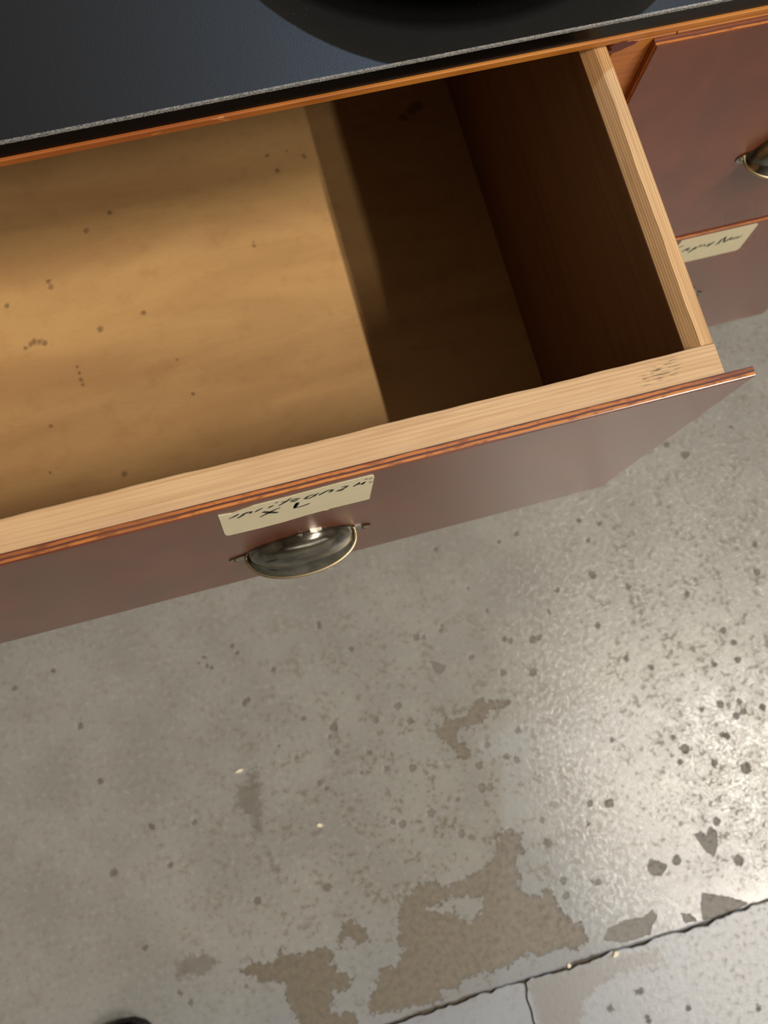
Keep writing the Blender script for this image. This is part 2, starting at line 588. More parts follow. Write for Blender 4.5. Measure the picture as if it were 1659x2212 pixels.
WORN_DARK = [
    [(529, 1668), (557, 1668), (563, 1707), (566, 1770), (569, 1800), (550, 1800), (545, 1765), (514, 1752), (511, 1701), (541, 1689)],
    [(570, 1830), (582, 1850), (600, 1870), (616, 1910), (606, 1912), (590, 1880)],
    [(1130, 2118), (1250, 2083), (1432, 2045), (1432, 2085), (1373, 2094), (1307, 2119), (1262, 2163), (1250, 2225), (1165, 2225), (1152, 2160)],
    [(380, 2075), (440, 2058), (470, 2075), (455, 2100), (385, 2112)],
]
PITS = [(1357, 1268, 5), (1483, 1284, 6), (1280, 1241, 7), (1352, 1424, 5), (1407, 1441, 5), (1542, 1435, 5), (1594, 1425, 6), (1556, 1522, 7), (1597, 1516, 5),
        (1606, 1536, 6), (1591, 1546, 6), (1516, 1532, 4), (1560, 1587, 5), (1571, 1590, 5), (1454, 1593, 5), (1479, 1618, 9), (1611, 1660, 11), (1543, 1648, 6),
        (1316, 1735, 8), (1274, 1736, 6), (1561, 1362, 6), (1583, 1387, 6), (1322, 1598, 4), (1469, 1646, 5), (1647, 1528, 6), (1480, 982, 9), (1115, 1152, 6),
        (1295, 1130, 5), (1250, 1125, 4), (1270, 1167, 4), (1077, 1170, 4), (941, 1186, 5), (1630, 1175, 6), (1635, 1235, 7), (1577, 922, 4), (1440, 960, 7),
        (115, 1449, 5), (32, 1486, 5), (173, 1568, 6), (217, 1687, 6), (420, 1776, 6), (327, 1785, 6), (245, 1885, 8), (367, 1868, 6), (312, 2047, 6), (387, 2145, 5),
        (411, 2166, 6), (705, 1917, 9), (555, 1945, 8), (532, 2130, 4), (446, 1438, 5), (457, 1442, 5), (590, 1445, 5), (687, 1345, 4), (689, 1354, 5), (526, 1519, 6),
        (534, 1511, 6), (757, 1400, 5), (859, 1525, 8), (885, 1558, 7), (1093, 1634, 6), (1116, 1642, 7), (1118, 1579, 6), (1086, 1453, 7), (1151, 1452, 8),
        (1090, 1380, 6), (1102, 1384, 6), (1151, 1381, 8), (1163, 1377, 6), (1018, 1419, 6), (954, 1352, 4), (952, 1361, 4), (899, 1376, 7), (915, 1376, 5), (1040, 1702, 9),
        (1058, 1700, 8), (931, 1756, 9), (869, 1780, 8), (1170, 1772, 6), (1270, 1780, 4), (988, 1726, 5), (1051, 1609, 6), (891, 1658, 8), (1034, 1653, 8), (1548, 1774, 7),
        (1461, 1858, 9), (1595, 1858, 10), (1384, 2141, 5), (1376, 2144, 4), (1487, 2177, 5), (1638, 2177, 5), (1319, 2179, 5), (1399, 2198, 4), (1401, 2206, 4),
        (1183, 1822, 9), (1216, 1902, 7), (1223, 1935, 7), (1280, 1904, 4), (1292, 1906, 6), (996, 1800, 8), (1086, 1831, 8), (1100, 1797, 8), (1120, 1830, 6),
        (440, 1420, 4), (512, 1410, 4), (500, 1395, 5), (430, 1432, 3), (602, 1610, 4), (655, 1552, 6), (720, 1570, 9), (712, 1590, 5), (727, 1625, 6), (812, 1555, 7), (835, 1660, 7),
        (640, 1635, 5), (690, 1690, 6), (705, 1702, 6), (780, 1668, 4), (795, 1625, 5), (848, 1775, 6), (1186, 1322, 4), (1051, 1319, 4), (1203, 1275, 5), (1010, 1271, 4), (1290, 1350, 6)]


def seg_dist(P, poly):
    """signed distance to a polygon, positive inside"""
    d = np.full(len(P), 9.0)
    inside = np.zeros(len(P), bool)
    n = len(poly)
    for i in range(n):
        a, b = poly[i], poly[(i + 1) % n]
        ab = b - a
        t = np.clip(((P - a) @ ab) / max(ab @ ab, 1e-12), 0, 1)
        d = np.minimum(d, np.linalg.norm(P - (a + t[:, None] * ab), axis=1))
        cr = ((a[1] > P[:, 1]) != (b[1] > P[:, 1]))
        with np.errstate(divide='ignore', invalid='ignore'):
            xi = a[0] + (P[:, 1] - a[1]) * (b[0] - a[0]) / (b[1] - a[1])
        inside ^= cr & (P[:, 0] < xi)
    return np.where(inside, d, -d)


def union(P, polys):
    r = np.full(len(P), -9.0)
    for p in polys:
        r = np.maximum(r, seg_dist(P, poly_w(p)))
    return r


def rough_line(seed, octaves):
    """sum of random broken lines: (spacing, amplitude) per octave"""
    r = np.random.default_rng(seed)
    tabs = []
    for sp_, am in octaves:
        gx = np.arange(-6, 7, sp_)
        tabs.append((gx, r.uniform(-1, 1, len(gx)) * am))
    return lambda x: sum(np.interp(x, gx, gy) for gx, gy in tabs)


_cy = rough_line(5, [(0.16, 0.0022), (0.05, 0.0016), (0.018, 0.0010), (0.006, 0.0007)])
_cw = rough_line(9, [(0.09, 0.0022), (0.035, 0.0026), (0.012, 0.0018), (0.005, 0.0009)])


def crack_y(x):
    """the broken joint between the slabs"""
    return CRACK_Y + _cy(x)


def crack_w(x):
    return np.clip(0.0040 + _cw(x), 0.0008, 0.0100)


JX = at(1143, 2160, z=FLOOR).x          # cross joint in the near slabs


def slab(name, xs, ys, warp, parent):
    nx, ny = len(xs), len(ys)
    X, Y = np.meshgrid(xs, ys, indexing='ij')
    P = np.stack([X.ravel(), Y.ravel()], 1)
    P = warp(P)
    co = np.concatenate([P, np.full((len(P), 1), 0.0)], 1)
    i, j = np.meshgrid(np.arange(nx - 1), np.arange(ny - 1), indexing='ij')
    a = (i * ny + j).ravel()
    F = np.stack([a, a + ny, a + ny + 1, a + 1], 1)
    # rim that drops into the joints
    rim = np.concatenate([np.arange(ny), (np.arange(1, nx)) * ny + ny - 1, ((nx - 1) * ny + np.arange(ny - 2, -1, -1)), np.arange(nx - 2, 0, -1) * ny])
    low = co[rim].copy()
    low[:, 2] = -0.03
    n0 = len(co)
    co = np.concatenate([co, low])
    k = np.arange(len(rim))
    k2 = (k + 1) % len(rim)
    F2 = np.stack([rim[k2], rim[k], n0 + k, n0 + k2], 1)
    F = np.concatenate([F, F2])
    me = bpy.data.meshes.new(name)
    me.vertices.add(len(co))
    me.vertices.foreach_set('co', co.ravel())
    me.loops.add(F.size)
    me.loops.foreach_set('vertex_index', F.ravel())
    me.polygons.add(len(F))
    me.polygons.foreach_set('loop_start', np.arange(0, F.size, 4))
    me.polygons.foreach_set('loop_total', np.full(len(F), 4))
    me.update(calc_edges=True)
    Pn = co[:, :2]
    att = {}
    near = (Pn[:, 0] > -1.1) & (Pn[:, 0] < 0.75) & (Pn[:, 1] > -0.75) & (Pn[:, 1] < 0.45)
    Q = Pn[near]
    t = union(Q, TAN)
    t = np.minimum(t, -union(Q, TAN_HOLE))
    pit = np.full(len(Q), -9.0)
    for (px, py, r) in PITS:
        p = at(px, py, z=FLOOR)
        pit = np.maximum(pit, r * 0.00066 - np.hypot(Q[:, 0] - p.x, Q[:, 1] - p.y))
    sh = union(Q, WORN_DARK)
    du = union(Q, DULL)
    # cool light tinted into the colour of the near slabs and adjoining strip
    cool = np.clip((-0.40 - Q[:, 1]) / 0.16, 0, 1) * 0.6 + (Q[:, 1] < CRACK_Y) * 0.4
    # walked, rougher zone in the middle and right
    rg = np.clip(1.25 - np.hypot((Q[:, 0] + 0.12) / 0.5, (Q[:, 1] + 0.34) / 0.34), 0, 1) + np.clip((Q[:, 0] - 0.0) / 0.3, 0, 0.6)
    rg = np.clip(rg, 0.12, 1.0)
    rg *= 0.35 + 0.65 * np.clip((Q[:, 1] - CRACK_Y + 0.09) / 0.09, 0, 1)
    rl = np.clip((Q[:, 0] + 0.20) / 0.36, 0, 1) * (0.45 + 0.55 * np.clip((Q[:, 1] - CRACK_Y) / 0.06, 0, 1))
    rl = np.clip(rl, 0.10, 1)
    for nm, arr, far in (('relief', rl, 0.4), ('tan', t, -9), ('dull', du, -9), ('worn_dark', sh, -9), ('pit', pit, -9), ('cool', cool, 0.2), ('rough', rg, 0.5)):
        full = np.full(len(Pn), float(far))
        full[near] = arr
        at_ = me.attributes.new(nm, 'FLOAT', 'POINT')
        at_.data.foreach_set('value', full.astype(np.float32))
    o = link_mesh(name, me, M_floor, parent)
    return o


fb = bmesh.new()
box_bm(X0, X1, Y0, Y1, -0.05, -0.0035, bm=fb)
floor = obj('floor', fb, M_joint, loc=(0, 0, FLOOR))
floor['kind'] = 'structure'
STEP = 0.0027
xs_f = lines(X0, X1, -1.0, 0.55, STEP, 0.6)
ys_a = np.concatenate([np.arange(CRACK_Y, 0.36, STEP), lines(0.36, Y1, 0.36, 0.37, 0.01, 0.6)[1:]])


def warp_a(P):
    P = P.copy()
    k = np.clip(1 - (P[:, 1] - CRACK_Y) / 0.03, 0, 1) * (P[:, 1] < CRACK_Y + 0.03)
    P[:, 1] += k * (crack_y(P[:, 0]) - CRACK_Y)
    return P


slab('slab', xs_f, ys_a, warp_a, floor)
ys_b = lines(Y0, CRACK_Y, -0.70, CRACK_Y - 0.0003, STEP, 0.6)
ys_b = ys_b[ys_b <= CRACK_Y + 1e-9]


def jx(y):
    return JX + 0.002 * np.sin(y * 55 + 1) + 0.001 * np.sin(y * 190)


def warp_b(side):
    def f(P):
        P = P.copy()
        y0 = P[:, 1].copy()
        k = np.clip(1 - (CRACK_Y - y0) / 0.03, 0, 1)
        P[:, 1] += k * (crack_y(P[:, 0]) - crack_w(P[:, 0]) - CRACK_Y)
        kx = np.clip(1 - np.abs(P[:, 0] - JX) / 0.02, 0, 1)
        P[:, 0] += kx * (jx(y0) - JX + side * 0.0011)
        return P
    return f


slab('slab', np.append(xs_f[xs_f < JX - 0.0005], JX), ys_b, warp_b(-1), floor)
slab('slab', np.insert(xs_f[xs_f > JX + 0.0005], 0, JX), ys_b, warp_b(1), floor)


def wall(name, x0, x1, y0, y1, z0, z1, m):
    o = obj(name, box_bm(x0, x1, y0, y1, z0, z1), m)
    o['kind'] = 'structure'
    return o


CEIL = 5.5
wall('wall_back', X0, X1, Y1, Y1 + 0.1, FLOOR - 0.05, CEIL, M_wall)
wall('wall_front', X0, X1, Y0 - 0.1, Y0, FLOOR - 0.05, CEIL, M_wall)
wall('wall_left', X0 - 0.1, X0, Y0 - 0.1, Y1 + 0.1, FLOOR - 0.05, CEIL, M_wall)
wall('wall_right', X1, X1 + 0.1, Y0 - 0.1, Y1 + 0.1, FLOOR - 0.05, CEIL, M_wall)
wall('ceiling', X0 - 0.1, X1 + 0.1, Y0 - 0.1, Y1 + 0.1, CEIL, CEIL + 0.1, M_ceil)

# ------------------------------------------------------------------ cabinet
CX0, CX1, CYB = -0.66, 0.98, 0.86
ZBOT = -0.672
cab = tag(empty('drawer_cabinet', (0.16, 0.55, FLOOR)),
          'red-brown wooden drawer cabinet with one deep drawer pulled open over the concrete floor', 'cabinet')
INV = Matrix.Translation(-Vector(cab.location))


def part(name, bm, mats, parent=cab, smooth=False):
    """a mesh modelled in world measures, kept in place under its thing"""
    o = obj(name, bm, mats, parent, smooth=smooth)
    if parent is cab:
        o.location = -Vector(cab.location)
    return o


TOPZ = ZC - TC
bm = bmesh.new()
box_bm(CX0, CX0 + 0.018, YR + 0.018, CYB, ZBOT, TOPZ - 0.0002, bm=bm)
box_bm(CX1 - 0.018, CX1, YR + 0.018, CYB, ZBOT, TOPZ - 0.0002, bm=bm)
box_bm(CX0 + 0.018, CX1 - 0.018, CYB - 0.012, CYB, ZBOT, TOPZ - 0.0002, bm=bm)
box_bm(CX0 + 0.018, CX1 - 0.018, YR + 0.018, CYB - 0.012, ZBOT, ZBOT + 0.016, bm=bm)
box_bm(CX0 + 0.018, CX1 - 0.018, YR + 0.018, CYB - 0.012, -0.312, -0.300, bm=bm)
box_bm(-0.006, 0.012, YR + 0.018, CYB - 0.012, -0.300, 0.0, bm=bm)
part('carcass', bm, M_dark)
part('top_rail', box_bm(CX0, CX1, YR, YR + 0.018, 0.0017, TOPZ - 0.0002, 0.0006, 1), M_frame)
part('stile', box_bm(-0.014, 0.032, YR, YR + 0.018, -0.3005, 0.0015, 0.0005, 1), M_frame)
part('cross_rail', box_bm(0.0325, CX1, YR, YR + 0.018, -0.02, 0.0015, 0.0005, 1), M_frame)
part('stile', box_bm(CX0, CX0 + 0.04, YR, YR + 0.018, ZBOT, 0.0015, 0.0005, 1), M_frame)
part('cross_rail', box_bm(CX0 + 0.0405, 0.462, YR, YR + 0.018, -0.345, -0.301, 0.0005, 1), M_frame)
part('lower_panel', box_bm(CX0 + 0.0405, -0.012, YR, YR + 0.018, ZBOT, -0.3455, 0.0005, 1), M_red)
part('plinth', box_bm(CX0 + 0.02, CX1 - 0.02, YR + 0.09, CYB - 0.03, FLOOR + 0.0003, ZBOT - 0.0003), M_dark)
# smear of red paint on the stile, next to the drawer side
p = at(1340, 100, y=YR)
bm = bmesh.new()
vs2 = []
for i in range(18):
    a = i / 18 * 2 * math.pi
    r = 1 + 0.25 * math.sin(3 * a + 1) + 0.15 * math.sin(5 * a)
    vs2.append(bm.verts.new((p.x + 0.0085 * r * math.cos(a) + 0.003 * math.sin(a), YR - 0.0006, p.z + 0.0045 * r * math.sin(a))))
f = bm.faces.new(vs2)
ex = bmesh.ops.extrude_face_region(bm, geom=[f])
for v in ex['geom']:
    if isinstance(v, bmesh.types.BMVert):
        v.co.y += 0.0009
bmesh.ops.recalc_face_normals(bm, faces=bm.faces)
part('paint_smear', bm, NT('dark_red_paint').set(Base_Color=srgb(92, 44, 36), Roughness=0.5).m)


def front_bm(x0, x1, z0, z1):
    """plywood front: red faces, veneered edges; own y runs 0 (face) .. T (back)"""
    bm = bmesh.new()
    r = bmesh.ops.create_cube(bm, size=1.0)
    for v in bm.verts:
        v.co = Vector(((x0 + x1) / 2 + v.co.x * (x1 - x0), T / 2 + v.co.y * T, (z0 + z1) / 2 + v.co.z * (z1 - z0)))
    bm.faces.ensure_lookup_table()
    for f in bm.faces:
        n = f.normal
        f.material_index = 0 if abs(n.y) > 0.5 else 1
    # the sawn edge is cut along its length so it can be a little uneven
    es = [e for e in bm.edges if e.verts[0].co.y < 0.001 and e.verts[1].co.y < 0.001]
    bmesh.ops.bevel(bm, geom=es, offset=0.0011, segments=3, affect='EDGES', profile=0.5, material=0)
    return bm


def handle_mesh():
    """cup pull: quarter-dome shell open below, rolled rim, back plate with two ears and a top tab, screws"""
    bm = bmesh.new()
    a, b, c = 0.0435, 0.0455, 0.0200
    nu, nv = 48, 24
    lip = 0.0062
    th = 0.0012

    def pt(u, v, off):
        # u 0..pi along the rim, v 0 (rim) .. 1 (apex on the wall)
        ph = v * math.pi / 2
        k = math.cos(ph) ** 0.82
        x = -(a - off) * math.cos(u)
        # the dome narrows towards its top
        rr = abs(math.sin(u)) ** 0.85
        y = -(c - off) * rr * k
        xx = x * (0.30 + 0.70 * k ** 0.9) if False else x
        z = (b - off) * math.sin(ph) ** 0.95 * math.sqrt(max(0.0, 1 - (abs(math.cos(u)) ** 2.3)))
        fl = max(0.0, 1 - v / 0.20)
        y *= 1 + (lip / c) * fl ** 1.3
        x *= 1 + (0.0030 / a) * fl ** 1.3
        return Vector((x, y, z))

    def grid(off, flip, mat):
        g = [[bm.verts.new(pt(math.pi * i / nu, j / nv, off)) for j in range(nv + 1)] for i in range(nu + 1)]
        for i in range(nu):
            for j in range(nv):
                q = [g[i][j], g[i + 1][j], g[i + 1][j + 1], g[i][j + 1]]
                if flip: q = q[::-1]
                try:
                    f = bm.faces.new(q)
                    f.material_index = mat
                    f.smooth = True
                except ValueError:
                    pass
        return g
    grid(0, False, 0)
    grid(th, True, 0)

    def tube(pts, r, mat, n=8):
        rings = []
        for i, q in enumerate(pts):
            t = (pts[min(i + 1, len(pts) - 1)] - pts[max(i - 1, 0)]).normalized()
            s = t.cross(Vector((0, 0, 1)))
            if s.length < 1e-4: s = Vector((1, 0, 0))
            s.normalize()
            u2 = s.cross(t)
            rings.append([bm.verts.new(q + r * (math.cos(k / n * 2 * math.pi) * s + math.sin(k / n * 2 * math.pi) * u2)) for k in range(n)])
        for i in range(len(rings) - 1):
            for k in range(n):
                f = bm.faces.new([rings[i][k], rings[i][(k + 1) % n], rings[i + 1][(k + 1) % n], rings[i + 1][k]])
                f.material_index = mat
                f.smooth = True
        for rg, rev in ((rings[0], False), (rings[-1], True)):
            f = bm.faces.new(rg if not rev else rg[::-1])
            f.material_index = mat
    tube([pt(math.pi * i / nu, 0, 0.0004) for i in range(nu + 1)], 0.0015, 1)
    # back plate: outline of arch + ears + top tab, extruded
    out = []
    for i in range(0, 33):
        t = math.pi * i / 32
        x = -(a + 0.004) * math.cos(t)
        z = (b + 0.0035) * math.sin(t) ** 0.8
        tab = math.exp(-((x) / 0.0055) ** 2) * 0.0035
        out.append((x, z + tab))
    left_ear = [(-0.0465, 0.0000), (-0.0530, 0.0010), (-0.0580, 0.0050), (-0.0590, 0.0090), (-0.0570, 0.0125), (-0.0510, 0.0165)]
    right_ear = [(-x, z) for x, z in left_ear[::-1]]
    ring = left_ear + out[3:-3] + right_ear
    fr = [bm.verts.new((x, -0.0013, z)) for x, z in ring]
    bk = [bm.verts.new((x, 0.0, z)) for x, z in ring]
    f = bm.faces.new(fr)
    f2 = bm.faces.new(bk[::-1])
    n = len(ring)
    for i in range(n):
        bm.faces.new([fr[i], bk[i], bk[(i + 1) % n], fr[(i + 1) % n]])
    # screws: dished heads with a slot
    for (sx, sz) in ((-0.0535, 0.0078), (0.0535, 0.0078), (0.0, 0.0492)):
        r0 = [bm.verts.new((sx + 0.0027 * math.cos(k * math.pi / 6), -0.0013, sz + 0.0027 * math.sin(k * math.pi / 6))) for k in range(12)]
        r1 = [bm.verts.new((sx + 0.0017 * math.cos(k * math.pi / 6), -0.0025, sz + 0.0017 * math.sin(k * math.pi / 6))) for k in range(12)]
        for k in range(12):
            f = bm.faces.new([r0[k], r0[(k + 1) % 12], r1[(k + 1) % 12], r1[k]])
            f.material_index = 2
            f.smooth = True
        f = bm.faces.new(r1)
        f.material_index = 2
        box_bm(sx - 0.0016, sx + 0.0016, -0.00262, -0.00240, sz - 0.00022, sz + 0.00022, bm=bm, mat=3)
    bmesh.ops.recalc_face_normals(bm, faces=[f for f in bm.faces if not f.smooth])
    me = bpy.data.meshes.new('handle')
    bm.to_mesh(me)
    bm.free()
    for m_ in (M_metal, M_brass, M_screw, M_black):
        me.materials.append(m_)
    return me


HANDLE = handle_mesh()


def card_bm(corners, y, strokes, width, jag=None):
    """card stuck flat on a front; corners in x,z; strokes = ([(x,z)..], width) lie on it"""
    bm = bmesh.new()
    n = len(corners)
    fr = [bm.verts.new((x, y - 0.0005, z)) for x, z in corners]
    bk = [bm.verts.new((x, y - 0.00005, z)) for x, z in corners]
    bm.faces.new(fr)
    bm.faces.new(bk[::-1])
    for i in range(n):
        bm.faces.new([fr[i], bk[i], bk[(i + 1) % n], fr[(i + 1) % n]])
    bmesh.ops.recalc_face_normals(bm, faces=bm.faces)
    for pts, wd in strokes:
        L = []
        for i, (x, z) in enumerate(pts):
            a = Vector(pts[max(i - 1, 0)])
            b = Vector(pts[min(i + 1, len(pts) - 1)])
            t = (b - a)
            t = t.normalized() if t.length > 1e-9 else Vector((1, 0))
            nrm = Vector((-t.y, t.x))
            k = 0.62 if i in (0, len(pts) - 1) else 1.0
            L.append((Vector((x, z)) + nrm * wd / 2 * k, Vector((x, z)) - nrm * wd / 2 * k))
        vv = [(bm.verts.new((p.x, y - 0.00062, p.y)), bm.verts.new((q.x, y - 0.00062, q.y))) for p, q in L]
        for i in range(len(vv) - 1):
            f = bm.faces.new([vv[i][0], vv[i][1], vv[i + 1][1], vv[i + 1][0]])
            f.normal_update()
            if f.normal.y > 0: f.normal_flip()
            f.material_index = 1
    return bm


def strokes_from(crop, scale, polys, y):
    out = []
    for pts, wd in polys:
        q = []
        for (cx, cy) in pts:
            p = at(crop[0] + cx / scale, crop[1] + cy / scale, y=y)
            q.append((p.x, p.z))
        out.append((q, wd))
    return out


# ---- the open drawer: its plywood front carries everything else
fb = front_bm(XL, 0.0, -H, 0.0)
drawer = part('drawer', fb, [M_red, M_ply])
drawer['label'] = 'deep drawer pulled wide open, with a handwritten card above its metal cup handle'


def sub(name, bm, mats, parent, smooth=False):
    return obj(name, bm, mats, parent, smooth=smooth)


XLO, XLI = XL + 0.0196, XL + 0.0372          # left side of the box
DB = 0.60                                     # back of the box
# front board with a slightly uneven inner edge
bm = bmesh.new()
nseg = 90
ring_prev = None
for i in range(nseg + 1):
    x = XLO + (XO - XLO) * i / nseg
    e = 0.00022 * math.sin(x * 37) + 0.00014 * math.sin(x * 90 + 1) + 0.0001 * math.sin(x * 210)
    yb = TB_ - e
    prof = [(T + 0.0001, -0.293), (T + 0.0001, -0.0006), (T + 0.0008, 0.0), (yb - 0.0012, 0.0), (yb - 0.0003, -0.0004), (yb, -0.0016), (yb, -0.293)]
    ring = [bm.verts.new((x, y, z)) for y, z in prof]
    if ring_prev:
        for k in range(len(prof)):
            bm.faces.new([ring_prev[k], ring[k], ring[(k + 1) % len(prof)], ring_prev[(k + 1) % len(prof)]])
    else:
        bm.faces.new(ring)
    ring_prev = ring
bm.faces.new(ring_prev[::-1])
bmesh.ops.recalc_face_normals(bm, faces=bm.faces)
sub('front_board', bm, M_pine_front, drawer)


def side_bm(xo, xi, y0, y1):
    """side board: outer half of the top flat, inner half planed down"""
    bm = bmesh.new()
    xm = xo + (xi - xo) * 0.52
    n = 60
    prev = None
    for i in range(n + 1):
        y = y0 + (y1 - y0) * i / n
        nick = 0.0020 * min(1.0, max(0.0, (y - 0.33) / 0.004))
        wv = 0.0003 * math.sin(y * 70) + 0.0002 * math.sin(y * 190)
        s = 1 if xo > xi else -1
        prof = [(xo, -0.293), (xo, -0.0007), (xo - s * 0.0007, 0.0), (xm + s * (wv - nick), 0.0), (xi + s * 0.0004, -0.0056), (xi, -0.0064), (xi, -0.293)]
        ring = [bm.verts.new((x, y, z)) for x, z in prof]
        if prev:
            for k in range(len(prof)):
                f = bm.faces.new([prev[k], ring[k], ring[(k + 1) % len(prof)], prev[(k + 1) % len(prof)]])
                f.material_index = 1 if k == 5 else (2 if k in (3, 4) else 0)
        else:
            bm.faces.new(ring)
        prev = ring
    bm.faces.new(prev[::-1])
    bmesh.ops.recalc_face_normals(bm, faces=bm.faces)
    return bm


sub('side_board', side_bm(XO, XI, TB_ + 0.0002, DB), [M_pine_side, M_pine_inner, M_pine_planed_shaded], drawer)
sub('side_board', side_bm(XLO, XLI, TB_ + 0.0002, DB), [M_pine_side, M_pine_inner, M_pine_planed_shaded], drawer)
sub('back_board', box_bm(XLI + 0.0001, XI - 0.0001, DB - 0.018, DB, -0.283, -0.012, 0.001, 1), M_pine_inner, drawer)
sub('bottom_panel', box_bm(XLI + 0.0001, XI - 0.0001, TB_ + 0.0006, DB - 0.0182, ZB - 0.006, ZB), M_bottom, drawer)
HX, HZ = -0.3070, -0.192
h = link_mesh('handle', HANDLE, None, drawer, (HX, 0.0, HZ))
h['label'] = 'shiny aged nickel cup handle'

cor = [at(q[0], q[1], y=0.0) for q in ((473, 1114), (471, 1113), (500, 1108), (545, 1092), (600, 1078), (660, 1062), (730, 1043), (795, 1027), (806, 1025), (808.5, 1028), (800, 1066), (798, 1076), (794, 1077.5),
                                         (760, 1086), (712, 1097.5), (706, 1101), (699, 1101.5), (660, 1112), (610, 1127), (560, 1140), (496, 1155), (489, 1155.5), (485, 1152))]
st = []
W = 0.0021
st += strokes_from((465, 1070), 9.217, [
    ([(265, 450), (350, 420), (430, 375), (462, 355)], W),
    ([(440, 440), (530, 388), (570, 352), (640, 320), (712, 308), (692, 342), (630, 345)], W * 1.1),
    ([(785, 320), (870, 268), (945, 236)], W),
    ([(1055, 235), (1105, 205), (1162, 182)], W * 1.1), ([(1185, 140), (1250, 115)], W),
    ([(1262, 190), (1400, 110), (1505, 40)], W), ([(1310, 118), (1412, 102)], W),
    ([(885, 418), (1000, 362), (1080, 320), (1180, 270), (1290, 225)], W), ([(945, 312), (1090, 325), (1240, 327)], 0.0042)], 0.0)
st += strokes_from((630, 1015), 9.217, [
    ([(-30, 600), (40, 565), (162, 547), (90, 575), (-25, 618), (60, 608), (120, 590)], W * 0.9),
    ([(540, 440), (470, 478), (400, 483), (320, 510), (258, 560), (330, 556), (430, 512), (480, 478), (462, 506)], W),
    ([(535, 490), (610, 448), (680, 412), (740, 388), (812, 377), (775, 418), (725, 434)], W * 1.1),
    ([(990, 330), (1060, 310), (1110, 304), (1050, 348), (960, 380), (890, 408), (970, 398), (1035, 368)], W),
    ([(1225, 315), (1300, 272), (1345, 234), (1330, 266), (1385, 266), (1450, 222), (1400, 276)], W * 1.1),
    ([(1452, 178), (1514, 155)], W), ([(1535, 166), (1602, 147)], W), ([(1535, 237), (1602, 216)], W),
    ([(125, 630), (95, 680), (62, 744)], 0.0030), ([(100, 640), (72, 690), (45, 748)], 0.0020), ([(45, 748), (200, 708), (290, 676), (360, 647)], W * 1.1)], 0.0)
cd = sub('name_card', card_bm([(p.x, min(p.z, -0.0035)) for p in cor[1:]], 0.0, st, W), [M_paper, M_ink], drawer)
cd['label'] = 'cream card with black handwriting, XL on its second line'

# ---- closed upper drawer to the right
U0, U1 = 0.0150, 0.4380
d2 = sub('drawer', front_bm(U0, U1, -H, 0.0), [M_red, M_ply], cab)
d2.location = Vector((0, YN - 0.0031, 0)) - Vector(cab.location)
d2['label'] = 'closed upper red-brown drawer at the right, no card on it'
h = link_mesh('handle', HANDLE, None, d2, (0.2255, 0.0, -0.1885))
h['label'] = 'shiny aged nickel cup handle cut by the right edge'

# ---- closed lower drawer to the right
L0, L1, LZ0, LZ1 = -0.008, 0.4615, -0.671, -0.3305
YL = YN - 0.0031
d3 = sub('drawer', front_bm(L0, L1, LZ0, LZ1), [M_red, M_ply], cab)
d3.location = Vector((0, YL, 0)) - Vector(cab.location)
d3['label'] = 'closed lower red-brown drawer with a partly hidden cream card'
h = link_mesh('handle', HANDLE, None, d3, (0.2300, 0.0, -0.5235))
h['label'] = 'cup handle mostly hidden behind the open drawer'
YQ = YL
cc = [at(1464, 518, y=YQ), at(1632, 478.5, y=YQ), at(1637.5, 480, y=YQ), at(1637, 484, y=YQ), at(1597, 536, y=YQ), at(1590, 540, y=YQ), at(1478.6, 566.7, y=YQ)]
xz = [(p.x, min(p.z, LZ1 - 0.0025)) for p in cc]
x_left = 2 * 0.2300 - 0.2805
xz[0] = (x_left, xz[1][1])
xz[-1] = (x_left, xz[-2][1])
st2 = strokes_from((1455, 470), 8.73, [
    ([(60, 575), (120, 548), (190, 520)], 0.0022),
    ([(150, 640), (240, 588), (290, 560), (250, 622)], 0.0034),
    ([(270, 655), (330, 612), (430, 540), (400, 582), (330, 604)], 0.0034),
    ([(440, 555), (520, 500), (490, 545), (590, 495), (570, 532)], 0.0026),
    ([(590, 535), (680, 482), (640, 540), (700, 490), (770, 442)], 0.0034),
    ([(775, 500), (830, 488), (900, 410), (980, 355), (940, 455)], 0.0032),
    ([(930, 462), (1010, 420), (1100, 360), (1060, 412)], 0.0036),
    ([(1080, 412), (1150, 368), (1130, 398), (1210, 348), (1190, 386), (1290, 325)], 0.0032)], YQ)
cd2 = sub('name_card', card_bm(xz, 0.0, [([(x, z) for x, z in s], w_) for s, w_ in st2], W), [M_paper, M_inkgrey], d3)
cd2['label'] = 'cream card with a grey handwritten word, left end hidden'

# ------------------------------------------------------------------ countertop
KX0, KX1, KYB = -0.70, 1.02, 0.90
bm = bmesh.new()
prof = [(YC, TOPZ), (YC, ZC - 0.0016), (YC + 0.0006, ZC - 0.0005), (YC + 0.0018, ZC), (KYB, ZC), (KYB, TOPZ)]
ra = [bm.verts.new((KX0, y, z)) for y, z in prof]
rb = [bm.verts.new((KX1, y, z)) for y, z in prof]
for k in range(len(prof)):
    f = bm.faces.new([ra[k], ra[(k + 1) % 6], rb[(k + 1) % 6], rb[k]])
    f.material_index = 1 if k in (1, 2) else (2 if k == 0 else 0)
bm.faces.new(ra)
bm.faces.new(rb[::-1])
bmesh.ops.recalc_face_normals(bm, faces=bm.faces)
ct = obj('countertop', bm, [M_counter, M_edge, M_band])
tag(ct, 'black laminate countertop with a painted grey highlight along its front edge lying on the drawer cabinet', 'countertop')

# ------------------------------------------------------------------ round black stand; form guessed so its shadow makes the dark disc
SX, SY, SR, SH = -0.078, 0.440, 0.184, 0.0375
stand = tag(empty('round_stand', (SX, SY, ZC)), 'round black stand of guessed form on the countertop, only its front rim showing at the top edge', 'stand')


